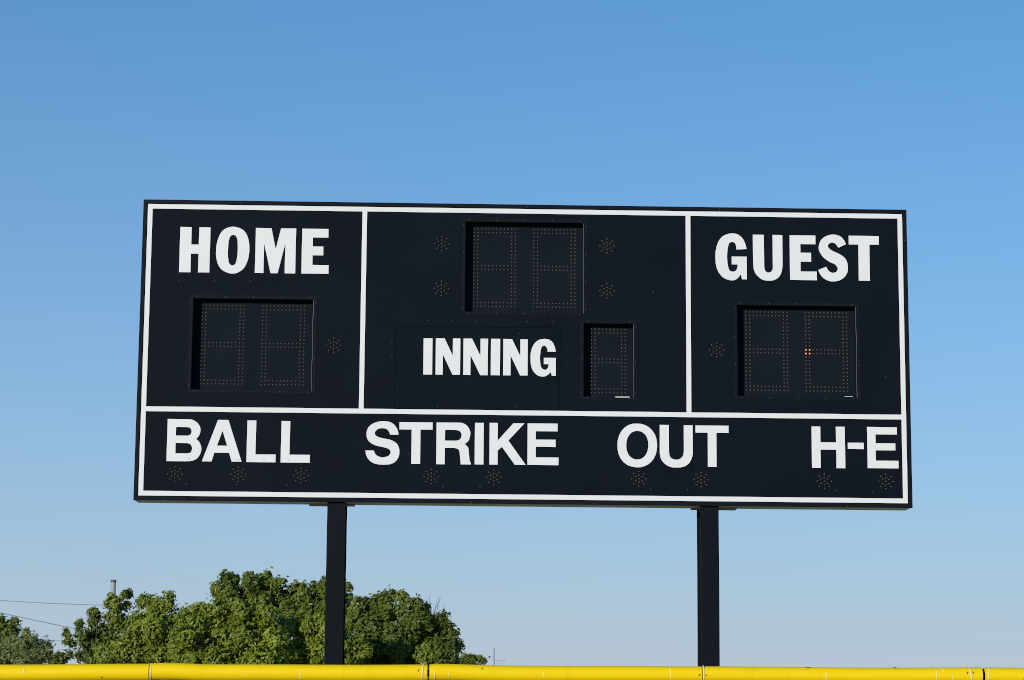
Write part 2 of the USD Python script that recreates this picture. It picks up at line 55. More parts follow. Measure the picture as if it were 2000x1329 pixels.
# ---------------------------------------------------------------- measured shapes: board millimetres (x from the centre, height above the cabinet bottom); crowns as (depth, (x, z, radius)...) in metres
LETTERS = [('H','HOME',[[(-2662,2177),(-2662,2036),(-2603,2036),(-2603,2177),(-2513,2177),(-2513,1811),(-2603,1811),(-2603,1961),(-2662,1961),(-2662,1811),(-2753,1811),(-2753,2177)]]),('O','HOME',[[(-2326,2184),(-2316,2183),(-2306,2181),(-2297,2179),(-2287,2176),(-2279,2173),(-2271,2169),(-2263,2165),(-2256,2160),(-2250,2154),(-2243,2148),(-2238,2141),(-2232,2134),(-2228,2126),(-2223,2118),(-2219,2109),(-2216,2099),(-2213,2090),(-2210,2079),(-2207,2068),(-2205,2056),(-2204,2044),(-2202,2032),(-2201,2021),(-2201,2011),(-2201,2002),(-2201,1993),(-2201,1984),(-2202,1975),(-2203,1966),(-2204,1957),(-2205,1948),(-2206,1939),(-2208,1930),(-2210,1920),(-2213,1911),(-2216,1902),(-2219,1892),(-2223,1883),(-2227,1873),(-2232,1864),(-2237,1856),(-2243,1848),(-2249,1841),(-2256,1834),(-2264,1828),(-2272,1823),(-2279,1818),(-2287,1814),(-2295,1810),(-2303,1808),(-2311,1806),(-2319,1804),(-2327,1804),(-2336,1804),(-2345,1805),(-2354,1807),(-2363,1809),(-2372,1812),(-2380,1815),(-2387,1818),(-2395,1822),(-2402,1825),(-2408,1830),(-2415,1835),(-2421,1840),(-2426,1846),(-2431,1853),(-2436,1860),(-2441,1868),(-2445,1876),(-2449,1884),(-2452,1893),(-2455,1903),(-2457,1913),(-2460,1923),(-2462,1933),(-2463,1942),(-2464,1951),(-2465,1958),(-2465,1966),(-2465,1974),(-2465,1981),(-2465,1990),(-2465,2000),(-2464,2010),(-2464,2020),(-2463,2031),(-2461,2042),(-2459,2052),(-2457,2062),(-2455,2072),(-2452,2083),(-2449,2093),(-2445,2102),(-2442,2111),(-2438,2119),(-2434,2127),(-2430,2134),(-2426,2140),(-2421,2147),(-2416,2152),(-2411,2157),(-2405,2162),(-2399,2166),(-2393,2169),(-2386,2172),(-2380,2175),(-2373,2178),(-2366,2180),(-2358,2182),(-2351,2183),(-2343,2184),(-2335,2184)],[(-2329,2117),(-2326,2117),(-2322,2116),(-2318,2114),(-2315,2112),(-2312,2109),(-2310,2106),(-2307,2102),(-2305,2098),(-2303,2094),(-2301,2088),(-2300,2082),(-2298,2074),(-2297,2065),(-2296,2056),(-2295,2046),(-2295,2036),(-2294,2027),(-2294,2018),(-2293,2011),(-2294,2003),(-2294,1995),(-2294,1987),(-2294,1979),(-2295,1970),(-2295,1960),(-2296,1951),(-2297,1941),(-2298,1932),(-2299,1924),(-2300,1916),(-2302,1908),(-2303,1901),(-2305,1895),(-2307,1889),(-2310,1884),(-2313,1880),(-2316,1877),(-2320,1875),(-2324,1873),(-2327,1872),(-2331,1871),(-2335,1871),(-2338,1872),(-2342,1873),(-2345,1875),(-2348,1878),(-2351,1880),(-2354,1883),(-2356,1887),(-2359,1891),(-2360,1895),(-2362,1900),(-2364,1906),(-2365,1912),(-2366,1919),(-2367,1926),(-2368,1934),(-2369,1942),(-2369,1950),(-2370,1959),(-2370,1968),(-2370,1977),(-2370,1986),(-2370,1995),(-2370,2005),(-2370,2015),(-2369,2026),(-2369,2037),(-2368,2048),(-2368,2058),(-2367,2067),(-2365,2075),(-2363,2082),(-2362,2089),(-2359,2095),(-2357,2100),(-2354,2105),(-2351,2109),(-2348,2112),(-2344,2114),(-2340,2116),(-2336,2117),(-2333,2117)]]),('M','HOME',[[(-2030,2177),(-1993,2007),(-1954,2177),(-1834,2177),(-1834,1812),(-1918,1812),(-1918,2051),(-1973,1812),(-2030,1812),(-2085,2051),(-2085,1812),(-2154,1812),(-2154,2177)]]),('E','HOME',[[(-1577,2176),(-1577,2105),(-1699,2105),(-1699,2033),(-1615,2033),(-1615,1961),(-1699,1961),(-1699,1883),(-1570,1883),(-1570,1812),(-1786,1812),(-1786,2176)]]),('G','GUEST',[[(1759,2066),(1757,2074),(1756,2082),(1754,2090),(1752,2097),(1749,2105),(1746,2112),(1743,2120),(1739,2127),(1735,2135),(1731,2141),(1726,2148),(1721,2154),(1715,2159),(1709,2164),(1702,2169),(1696,2173),(1689,2177),(1682,2179),(1675,2182),(1667,2183),(1660,2184),(1652,2185),(1645,2185),(1637,2184),(1629,2183),(1621,2181),(1613,2179),(1605,2177),(1597,2174),(1590,2170),(1582,2167),(1575,2163),(1568,2158),(1562,2153),(1556,2147),(1551,2141),(1545,2134),(1541,2126),(1536,2119),(1532,2110),(1529,2102),(1525,2093),(1522,2083),(1519,2073),(1517,2062),(1515,2052),(1513,2043),(1511,2034),(1510,2026),(1510,2017),(1509,2009),(1509,2000),(1509,1991),(1509,1981),(1510,1970),(1510,1958),(1511,1947),(1512,1936),(1514,1926),(1516,1916),(1518,1907),(1520,1898),(1523,1890),(1527,1882),(1530,1874),(1534,1866),(1539,1859),(1544,1852),(1550,1845),(1555,1839),(1560,1833),(1566,1828),(1571,1824),(1577,1820),(1582,1817),(1588,1814),(1594,1811),(1600,1809),(1607,1807),(1614,1805),(1620,1803),(1627,1802),(1633,1801),(1639,1801),(1646,1802),(1652,1802),(1658,1803),(1663,1805),(1669,1807),(1674,1810),(1679,1813),(1684,1817),(1688,1822),(1692,1826),(1696,1830),(1700,1834),(1703,1837),(1705,1841),(1708,1845),(1711,1849),(1713,1852),(1721,1811),(1761,1811),(1761,1996),(1640,1996),(1640,1931),(1687,1931),(1687,1926),(1686,1920),(1686,1915),(1685,1910),(1684,1905),(1683,1900),(1681,1896),(1680,1892),(1677,1888),(1675,1885),(1672,1882),(1669,1879),(1666,1877),(1663,1875),(1659,1874),(1655,1873),(1651,1872),(1647,1872),(1643,1873),(1639,1874),(1634,1875),(1629,1878),(1625,1880),(1622,1884),(1619,1888),(1617,1893),(1615,1898),(1613,1905),(1612,1912),(1610,1920),(1609,1930),(1607,1941),(1606,1953),(1604,1965),(1604,1977),(1603,1989),(1603,2000),(1604,2011),(1605,2022),(1606,2032),(1607,2042),(1608,2051),(1609,2059),(1611,2067),(1612,2075),(1614,2081),(1615,2087),(1617,2093),(1618,2097),(1620,2100),(1621,2103),(1623,2105),(1625,2107),(1627,2108),(1630,2110),(1632,2111),(1635,2112),(1638,2113),(1641,2114),(1644,2114),(1647,2113),(1651,2113),(1655,2112),(1658,2111),(1662,2109),(1664,2107),(1667,2105),(1669,2102),(1671,2099),(1672,2095),(1673,2091),(1675,2086),(1676,2082),(1676,2076),(1677,2070),(1677,2064),(1678,2058),(1678,2052),(1761,2058)]]),('U','GUEST',[[(1900,2176),(1900,1916),(1901,1911),(1902,1906),(1902,1902),(1903,1897),(1904,1893),(1905,1889),(1907,1886),(1908,1883),(1910,1880),(1912,1878),(1915,1876),(1917,1874),(1920,1872),(1923,1871),(1926,1870),(1929,1869),(1932,1869),(1936,1869),(1939,1869),(1942,1870),(1945,1871),(1949,1873),(1952,1874),(1954,1876),(1957,1878),(1959,1881),(1961,1884),(1963,1887),(1965,1890),(1966,1894),(1967,1897),(1968,1901),(1968,1904),(1969,1908),(1969,1912),(1969,1916),(1969,2176),(2048,2176),(2048,1929),(2046,1920),(2045,1911),(2044,1903),(2043,1894),(2041,1885),(2039,1877),(2037,1870),(2034,1862),(2031,1855),(2027,1848),(2023,1842),(2018,1836),(2013,1830),(2008,1825),(2001,1820),(1995,1816),(1988,1813),(1981,1809),(1974,1807),(1966,1805),(1958,1803),(1950,1802),(1941,1802),(1933,1802),(1925,1802),(1916,1803),(1907,1804),(1899,1806),(1890,1808),(1882,1812),(1875,1816),(1868,1820),(1861,1826),(1854,1832),(1848,1838),(1842,1844),(1837,1850),(1832,1856),(1828,1863),(1825,1870),(1822,1877),(1819,1885),(1817,1893),(1815,1901),(1814,1910),(1813,1919),(1812,1928),(1811,1936),(1811,2176)]]),('E','GUEST',[[(2314,2176),(2314,2104),(2192,2104),(2192,2034),(2277,2034),(2277,1960),(2192,1960),(2192,1882),(2322,1882),(2322,1811),(2106,1811),(2106,2176)]]),('S','GUEST',[[(2556,2115),(2553,2122),(2550,2130),(2546,2137),(2542,2143),(2538,2149),(2533,2155),(2529,2160),(2523,2165),(2518,2169),(2512,2173),(2506,2176),(2498,2179),(2490,2181),(2482,2183),(2473,2185),(2465,2186),(2456,2186),(2448,2185),(2439,2184),(2431,2183),(2423,2181),(2414,2178),(2407,2175),(2399,2171),(2391,2167),(2384,2163),(2377,2158),(2371,2153),(2365,2147),(2360,2141),(2356,2135),(2352,2128),(2349,2121),(2346,2114),(2344,2107),(2342,2101),(2341,2094),(2340,2088),(2339,2082),(2339,2076),(2339,2069),(2340,2063),(2341,2057),(2343,2051),(2345,2044),(2348,2038),(2351,2032),(2355,2026),(2359,2019),(2363,2013),(2368,2007),(2373,2001),(2379,1995),(2386,1989),(2393,1983),(2401,1977),(2409,1972),(2417,1967),(2424,1962),(2431,1958),(2439,1955),(2446,1952),(2453,1950),(2459,1947),(2465,1944),(2470,1940),(2474,1936),(2477,1932),(2480,1928),(2483,1925),(2485,1921),(2487,1918),(2488,1915),(2489,1913),(2489,1910),(2489,1907),(2489,1904),(2488,1901),(2487,1897),(2486,1894),(2484,1890),(2481,1886),(2478,1883),(2475,1881),(2470,1878),(2466,1876),(2461,1875),(2456,1873),(2451,1873),(2447,1873),(2443,1874),(2439,1875),(2434,1877),(2430,1879),(2427,1881),(2424,1883),(2421,1885),(2418,1888),(2416,1891),(2413,1894),(2411,1897),(2408,1901),(2406,1905),(2404,1909),(2401,1913),(2399,1918),(2397,1922),(2333,1896),(2335,1890),(2337,1884),(2340,1877),(2342,1871),(2345,1865),(2349,1859),(2353,1853),(2358,1846),(2363,1840),(2369,1834),(2375,1829),(2381,1824),(2387,1820),(2394,1816),(2401,1813),(2408,1810),(2415,1808),(2422,1806),(2428,1804),(2433,1803),(2439,1803),(2444,1803),(2450,1803),(2457,1803),(2464,1804),(2472,1805),(2480,1806),(2488,1808),(2496,1810),(2504,1813),(2511,1817),(2519,1821),(2526,1826),(2533,1831),(2540,1837),(2545,1843),(2550,1848),(2555,1855),(2558,1861),(2561,1867),(2564,1874),(2567,1880),(2569,1887),(2570,1894),(2571,1901),(2572,1908),(2572,1915),(2572,1922),(2572,1929),(2571,1937),(2570,1944),(2568,1952),(2566,1959),(2564,1966),(2561,1973),(2558,1979),(2554,1986),(2550,1992),(2545,1998),(2540,2003),(2534,2008),(2528,2013),(2521,2017),(2514,2022),(2507,2026),(2499,2030),(2491,2034),(2482,2038),(2474,2041),(2465,2045),(2457,2049),(2450,2052),(2444,2055),(2440,2058),(2436,2060),(2432,2063),(2429,2065),(2426,2068),(2423,2072),(2420,2075),(2418,2079),(2416,2082),(2414,2086),(2414,2089),(2413,2092),(2414,2096),(2415,2099),(2416,2102),(2418,2105),(2420,2108),(2423,2110),(2427,2113),(2431,2115),(2436,2117),(2441,2118),(2445,2119),(2449,2119),(2453,2118),(2458,2118),(2462,2116),(2466,2115),(2470,2113),(2473,2111),(2476,2108),(2478,2105),(2481,2102),(2483,2099),(2486,2096),(2488,2093),(2490,2090),(2491,2087),(2493,2084),(2495,2081),(2497,2078),(2560,2108)]]),('T','GUEST',[[(2824,2178),(2824,2106),(2747,2106),(2747,1811),(2657,1811),(2657,2106),(2581,2106),(2581,2178)]]),('I','INNING',[[(-738,1305),(-738,1014),(-809,1014),(-809,1305)]]),('N','INNING',[[(-643,1306),(-577,1168),(-577,1306),(-518,1306),(-518,1014),(-577,1014),(-654,1173),(-654,1014),(-712,1014),(-712,1306)]]),('N','INNING',[[(-426,1306),(-359,1171),(-359,1306),(-299,1306),(-299,1014),(-359,1014),(-436,1171),(-436,1014),(-494,1014),(-494,1306)]]),('I','INNING',[[(-203,1306),(-203,1015),(-276,1015),(-276,1306)]]),('N','INNING',[[(-109,1306),(-44,1172),(-44,1306),(16,1306),(16,1015),(-44,1015),(-119,1172),(-119,1015),(-179,1015),(-179,1306)]]),('G','INNING',[[(237,1214),(236,1221),(234,1228),(233,1235),(231,1242),(229,1248),(227,1255),(224,1261),(221,1267),(219,1273),(215,1279),(212,1284),(208,1288),(204,1292),(200,1296),(195,1299),(190,1302),(184,1305),(179,1307),(172,1308),(165,1309),(158,1310),(152,1311),(145,1310),(138,1310),(131,1309),(125,1308),(118,1307),(112,1305),(105,1302),(99,1299),(93,1296),(88,1292),(82,1287),(77,1282),(72,1277),(67,1272),(63,1265),(59,1259),(56,1252),(52,1245),(49,1237),(47,1228),(44,1219),(42,1209),(40,1200),(39,1190),(38,1181),(37,1174),(37,1166),(37,1160),(37,1153),(37,1146),(38,1138),(38,1130),(39,1122),(40,1114),(41,1105),(42,1097),(44,1089),(46,1082),(49,1075),(51,1068),(54,1062),(57,1056),(61,1050),(65,1044),(70,1038),(76,1033),(81,1028),(86,1023),(92,1019),(97,1016),(102,1014),(107,1012),(112,1011),(117,1010),(122,1009),(127,1008),(131,1008),(136,1008),(140,1008),(145,1008),(149,1009),(154,1011),(159,1013),(163,1015),(168,1018),(173,1021),(177,1023),(181,1026),(184,1030),(188,1033),(191,1037),(194,1040),(198,1044),(207,1015),(239,1015),(239,1159),(143,1159),(143,1108),(181,1108),(180,1104),(180,1101),(180,1098),(179,1094),(179,1091),(178,1088),(177,1085),(175,1081),(174,1078),(172,1075),(170,1072),(167,1069),(165,1067),(162,1066),(159,1064),(156,1063),(152,1063),(149,1063),(146,1064),(142,1065),(138,1067),(134,1069),(131,1072),(128,1075),(125,1079),(123,1083),(121,1088),(120,1093),(118,1099),(117,1106),(116,1113),(115,1122),(114,1132),(113,1142),(113,1151),(113,1161),(113,1170),(114,1179),(114,1188),(116,1197),(117,1206),(118,1213),(119,1220),(121,1227),(122,1233),(124,1238),(126,1243),(128,1247),(131,1250),(134,1252),(136,1254),(139,1255),(142,1255),(145,1255),(148,1255),(151,1254),(153,1253),(156,1251),(158,1250),(160,1248),(162,1245),(164,1242),(166,1239),(167,1236),(168,1233),(170,1229),(170,1226),(171,1222),(172,1218),(172,1215),(172,1211),(173,1207),(239,1207)]]),('B','BALL',[[(-2647,639),(-2641,639),(-2635,638),(-2628,638),(-2622,637),(-2616,636),(-2609,634),(-2603,632),(-2596,628),(-2590,624),(-2583,620),(-2577,616),(-2572,611),(-2568,607),(-2564,603),(-2560,598),(-2557,593),(-2554,588),(-2551,583),(-2549,578),(-2548,572),(-2546,567),(-2545,561),(-2545,555),(-2545,550),(-2545,544),(-2546,539),(-2547,534),(-2548,529),(-2550,524),(-2551,520),(-2553,515),(-2555,511),(-2557,508),(-2559,504),(-2562,501),(-2564,498),(-2566,495),(-2568,493),(-2571,491),(-2573,488),(-2575,486),(-2578,484),(-2574,481),(-2570,478),(-2566,474),(-2562,471),(-2558,467),(-2555,463),(-2551,458),(-2548,453),(-2545,448),(-2543,442),(-2541,437),(-2539,431),(-2537,426),(-2536,421),(-2535,416),(-2535,410),(-2534,405),(-2534,400),(-2535,394),(-2536,389),(-2536,383),(-2538,378),(-2540,372),(-2542,366),(-2544,361),(-2548,355),(-2551,349),(-2555,343),(-2559,338),(-2564,333),(-2569,328),(-2574,324),(-2580,321),(-2586,318),(-2593,315),(-2600,312),(-2607,311),(-2615,309),(-2623,309),(-2631,308),(-2639,308),(-2647,307),(-2804,307),(-2804,639)],[(-2647,576),(-2644,575),(-2640,574),(-2637,573),(-2633,572),(-2630,571),(-2627,569),(-2625,567),(-2623,564),(-2621,561),(-2619,558),(-2618,555),(-2617,552),(-2616,550),(-2615,547),(-2615,544),(-2615,541),(-2615,538),(-2616,536),(-2616,533),(-2617,530),(-2618,527),(-2619,524),(-2620,521),(-2622,519),(-2625,517),(-2628,515),(-2631,514),(-2635,512),(-2639,511),(-2642,509),(-2736,509),(-2736,576)],[(-2647,450),(-2643,449),(-2639,448),(-2634,447),(-2630,446),(-2627,444),(-2623,442),(-2620,439),(-2618,436),(-2615,433),(-2613,430),(-2611,426),(-2610,422),(-2608,419),(-2608,415),(-2607,411),(-2607,407),(-2608,403),(-2608,399),(-2609,395),(-2610,391),(-2612,387),(-2613,383),(-2616,380),(-2618,377),(-2621,375),(-2625,374),(-2629,372),(-2633,372),(-2637,371),(-2641,370),(-2736,370),(-2736,450)]]),('A','BALL',[[(-2329,636),(-2218,308),(-2296,308),(-2317,376),(-2433,376),(-2452,308),(-2528,308),(-2411,636)],[(-2334,433),(-2413,433),(-2373,550)]]),('L','BALL',[[(-2111,635),(-2111,368),(-1953,368),(-1953,306),(-2181,306),(-2181,635)]]),('L','BALL',[[(-1845,633),(-1845,368),(-1685,368),(-1685,305),(-1914,305),(-1914,633)]]),('S','STRIKE',[[(-996,539),(-997,544),(-997,549),(-998,554),(-999,560),(-1001,565),(-1004,572),(-1006,578),(-1009,585),(-1013,591),(-1017,598),(-1022,604),(-1027,609),(-1032,615),(-1038,620),(-1044,624),(-1051,628),(-1059,632),(-1067,635),(-1077,637),(-1087,639),(-1098,640),(-1109,641),(-1119,641),(-1129,641),(-1139,639),(-1149,637),(-1160,635),(-1169,632),(-1178,629),(-1187,625),(-1196,621),(-1204,616),(-1212,611),(-1219,605),(-1225,600),(-1229,594),(-1234,588),(-1237,582),(-1240,575),(-1242,569),(-1244,563),(-1245,557),(-1246,550),(-1247,544),(-1247,538),(-1247,532),(-1246,526),(-1245,520),(-1244,513),(-1242,507),(-1240,501),(-1237,495),(-1234,489),(-1231,484),(-1226,479),(-1222,475),(-1217,471),(-1211,467),(-1205,463),(-1199,459),(-1193,456),(-1186,453),(-1178,450),(-1170,447),(-1162,445),(-1153,442),(-1142,440),(-1131,438),(-1121,436),(-1111,434),(-1102,432),(-1095,430),(-1088,428),(-1082,426),(-1077,424),(-1073,422),(-1069,419),(-1065,416),(-1062,413),(-1060,410),(-1058,407),(-1057,404),(-1056,401),(-1055,398),(-1055,395),(-1055,393),(-1056,390),(-1057,387),(-1058,384),(-1060,381),(-1062,378),(-1064,374),(-1067,371),(-1070,368),(-1074,366),(-1080,363),(-1086,361),(-1093,359),(-1100,357),(-1107,356),(-1114,355),(-1121,355),(-1128,356),(-1135,357),(-1142,359),(-1148,361),(-1154,363),(-1159,366),(-1163,369),(-1167,372),(-1170,375),(-1173,379),(-1176,383),(-1178,387),(-1181,391),(-1183,395),(-1184,400),(-1186,404),(-1188,408),(-1253,408),(-1252,402),(-1251,395),(-1250,389),(-1249,382),(-1248,375),(-1245,369),(-1242,362),(-1239,355),(-1235,348),(-1230,341),(-1225,335),(-1220,329),(-1214,324),(-1207,319),(-1200,315),(-1193,311),(-1185,307),(-1176,304),(-1167,302),(-1156,300),(-1146,298),(-1135,297),(-1124,296),(-1113,296),(-1103,296),(-1092,297),(-1082,297),(-1072,299),(-1062,300),(-1053,302),(-1046,305),(-1038,308),(-1031,312),(-1025,315),(-1019,320),(-1014,325),(-1009,330),(-1005,336),(-1001,342),(-997,348),(-994,355),(-991,361),(-989,368),(-988,375),(-987,381),(-986,388),(-986,395),(-986,402),(-986,408),(-987,415),(-988,422),(-990,429),(-992,436),(-994,442),(-997,447),(-1000,453),(-1003,458),(-1007,463),(-1011,467),(-1016,471),(-1022,476),(-1028,480),(-1034,483),(-1041,487),(-1049,490),(-1057,493),(-1065,495),(-1074,497),(-1083,499),(-1093,501),(-1102,502),(-1110,504),(-1117,505),(-1124,507),(-1130,508),(-1136,509),(-1141,510),(-1147,512),(-1152,514),(-1157,516),(-1162,519),(-1166,521),(-1170,524),(-1173,527),(-1176,529),(-1178,532),(-1179,535),(-1180,537),(-1181,540),(-1181,543),(-1181,547),(-1180,550),(-1179,554),(-1177,558),(-1175,562),(-1172,565),(-1169,568),(-1166,571),(-1161,574),(-1157,577),(-1152,579),(-1148,581),(-1143,582),(-1138,583),(-1133,584),(-1128,584),(-1123,584),(-1118,584),(-1113,584),(-1107,583),(-1102,582),(-1097,580),(-1092,578),(-1088,576),(-1084,574),(-1081,571),(-1078,568),(-1076,565),(-1073,561),(-1071,558),(-1069,554),(-1067,550),(-1065,546),(-1064,542),(-1062,537),(-1060,533),(-996,533)]]),('T','STRIKE',[[(-728,635),(-728,576),(-823,576),(-823,305),(-893,305),(-893,576),(-990,576),(-990,635)]]),('R','STRIKE',[[(-532,635),(-525,635),(-518,634),(-510,634),(-503,634),(-496,633),(-489,631),(-483,628),(-477,625),(-471,622),(-465,618),(-460,613),(-455,608),(-451,603),(-447,597),(-443,590),(-440,584),(-437,578),(-435,572),(-433,566),(-432,561),(-431,557),(-431,552),(-431,547),(-431,541),(-432,535),(-434,528),(-435,521),(-437,513),(-439,507),(-441,501),(-443,497),(-445,493),(-447,490),(-449,488),(-451,485),(-454,483),(-457,480),(-461,477),(-464,474),(-468,471),(-472,468),(-476,466),(-472,463),(-468,460),(-464,457),(-460,454),(-457,451),(-454,447),(-451,444),(-449,441),(-448,438),(-446,434),(-445,429),(-444,424),(-443,418),(-442,410),(-441,402),(-441,393),(-440,385),(-440,377),(-439,370),(-438,363),(-437,356),(-437,349),(-436,343),(-434,337),(-433,333),(-431,328),(-429,325),(-428,321),(-426,318),(-424,314),(-424,305),(-504,305),(-505,311),(-506,318),(-507,324),(-507,330),(-508,336),(-509,343),(-510,351),(-510,359),(-511,367),(-512,376),(-512,383),(-513,390),(-514,396),(-515,401),(-516,406),(-517,410),(-518,413),(-520,417),(-522,420),(-524,422),(-526,424),(-528,425),(-531,427),(-533,428),(-536,430),(-540,431),(-543,432),(-547,432),(-550,433),(-553,434),(-630,434),(-630,305),(-698,305),(-698,635)],[(-540,576),(-535,574),(-531,573),(-527,572),(-522,571),(-518,570),(-515,567),(-512,564),(-509,561),(-507,556),(-504,552),(-503,548),(-501,544),(-501,541),(-500,537),(-501,534),(-501,531),(-502,527),(-503,524),(-504,520),(-505,516),(-507,512),(-509,509),(-511,505),(-514,502),(-518,500),(-522,498),(-526,496),(-531,495),(-535,493),(-540,492),(-630,492),(-630,576)]]),('I','STRIKE',[[(-326,635),(-326,306),(-396,306),(-396,635)]]),('K','STRIKE',[[(-215,636),(-215,498),(-93,636),(-5,636),(-132,498),(6,306),(-80,306),(-183,447),(-215,418),(-215,306),(-281,306),(-281,636)]]),('E','STRIKE',[[(255,636),(255,574),(84,574),(84,508),(240,508),(240,450),(84,450),(84,368),(263,368),(263,307),(18,307),(18,636)]]),('O','OUT',[[(891,643),(899,642),(906,642),(914,641),(922,639),(930,637),(937,634),(945,632),(952,628),(959,625),(967,620),(973,616),(980,610),(987,604),(993,598),(999,591),(1005,584),(1010,577),(1015,570),(1019,563),(1023,555),(1026,547),(1029,539),(1032,531),(1034,522),(1036,513),(1037,504),(1038,495),(1039,486),(1039,477),(1039,468),(1039,458),(1038,448),(1037,439),(1035,429),(1033,420),(1031,411),(1028,401),(1024,392),(1020,383),(1016,374),(1011,366),(1006,358),(1000,351),(993,344),(987,337),(980,331),(973,325),(966,320),(959,316),(952,312),(944,309),(937,306),(929,303),(922,301),(914,299),(906,298),(899,298),(891,297),(883,297),(874,297),(866,298),(858,299),(849,300),(841,302),(833,304),(824,307),(816,310),(808,313),(801,317),(793,322),(786,327),(779,333),(772,339),(766,347),(760,354),(754,362),(749,370),(745,378),(741,386),(738,394),(735,402),(733,411),(731,420),(729,429),(728,439),(727,448),(726,458),(726,467),(726,477),(726,486),(727,495),(728,504),(730,513),(732,522),(734,531),(737,539),(740,548),(744,557),(748,565),(753,574),(758,581),(763,589),(769,596),(776,603),(782,609),(789,615),(796,620),(803,625),(810,629),(817,632),(825,635),(832,637),(840,639),(847,641),(854,642),(861,643),(868,643),(876,643),(883,643)],[(889,584),(894,584),(900,583),(906,582),(911,580),(916,578),(922,575),(927,572),(932,568),(937,564),(942,560),(946,555),(950,549),(954,543),(957,537),(960,530),(963,523),(965,516),(966,509),(968,501),(968,493),(969,485),(969,477),(969,469),(969,462),(968,454),(967,447),(966,440),(965,433),(963,426),(960,419),(957,412),(954,406),(951,400),(947,394),(943,389),(939,384),(935,380),(930,376),(926,372),(921,369),(916,367),(911,364),(905,362),(900,361),(894,360),(888,359),(883,359),(877,359),(871,359),(866,360),(860,362),(855,364),(849,366),(844,369),(839,372),(833,376),(828,380),(824,384),(819,389),(815,394),(812,401),(809,407),(806,414),(803,421),(801,427),(799,434),(798,441),(797,449),(796,456),(796,463),(796,471),(796,479),(797,487),(798,495),(799,503),(801,511),(803,518),(805,525),(808,532),(811,538),(815,544),(819,550),(823,555),(827,560),(831,564),(835,568),(840,572),(845,575),(850,577),(855,579),(860,581),(866,583),(872,584),(877,584),(883,584)]]),('U','OUT',[[(1133,635),(1133,428),(1133,422),(1134,416),(1134,410),(1135,405),(1136,399),(1137,394),(1139,389),(1141,385),(1144,381),(1146,377),(1150,374),(1154,371),(1159,368),(1164,366),(1170,364),(1177,362),(1183,361),(1189,361),(1195,361),(1201,362),(1207,363),(1212,365),(1218,367),(1222,370),(1227,373),(1230,376),(1234,379),(1237,383),(1240,387),(1242,392),(1244,397),(1246,403),(1247,409),(1248,416),(1249,422),(1250,428),(1250,635),(1321,635),(1321,408),(1319,401),(1318,394),(1316,387),(1314,380),(1312,373),(1309,366),(1306,359),(1303,353),(1299,346),(1295,340),(1291,334),(1286,329),(1280,324),(1274,319),(1268,315),(1261,311),(1253,308),(1245,305),(1237,303),(1228,301),(1218,299),(1208,298),(1198,298),(1189,298),(1179,298),(1170,298),(1161,299),(1152,301),(1143,303),(1135,305),(1127,309),(1119,313),(1112,318),(1104,323),(1098,328),(1092,333),(1087,339),(1082,344),(1078,349),(1075,355),(1071,361),(1069,367),(1066,373),(1065,380),(1063,387),(1062,394),(1061,401),(1060,408),(1060,635)]]),('T','OUT',[[(1605,634),(1605,576),(1508,576),(1508,306),(1439,306),(1439,576),(1342,576),(1342,634)]]),('H','HE',[[(2331,636),(2331,512),(2454,512),(2454,636),(2525,636),(2525,307),(2454,307),(2454,452),(2331,452),(2331,307),(2261,307),(2261,636)]]),('-','HE',[[(2674,510),(2674,460),(2547,460),(2547,510)]]),('E','HE',[[(2939,637),(2939,578),(2768,578),(2768,509),(2924,509),(2924,452),(2768,452),(2768,370),(2947,370),(2947,310),(2701,310),(2701,637)]])]
OPENINGS = {'HOME':(-2632,874,-1684,1603),'CENTRE':(-486,1522,458,2251),'INNING':(459,853,853,1440),'GUEST':(1680,872,2628,1602)}
DIGITS = [('HOME',(-2402,1248)),('HOME',(-1922,1247)),('CENTRE',(-250,1897)),('CENTRE',(228,1897)),('INNING',(661,1153)),('GUEST',(1927,1248)),('GUEST',(2404,1247))]
CLUSTERS = [(-1517,1239),(-674,2070),(-674,1707),(644,2068),(644,1704),(1516,1238),(-2734,206),(-2241,209),(-1752,205),(-733,207),(-243,206),(896,207),(1386,205),(2357,203),(2844,206)]
SCREWS = [(-2643,128),(-2252,126),(-1858,128),(-640,128),(-350,128),(988,125),(1278,125),(2453,128),(2742,124),(-582,1445),(-780,1445),(-387,1445),(11,1446),(218,1453),(-1057,1269),(-1055,1154),(-692,765),(-79,768),(-47,1351),(-2749,1745),(-2470,1749),(-2183,1750),(1012,1696),(2859,1036),(-2687,2376),(-2281,2376),(5,2377),(1545,2379),(-2806,13),(-2544,12),(-420,9),(542,6),(2536,6),(-3029,2205),(3033,2146),(-916,386)]
WSCREWS = [(-2630,331),(-2242,325),(-2044,327),(-1849,328)]
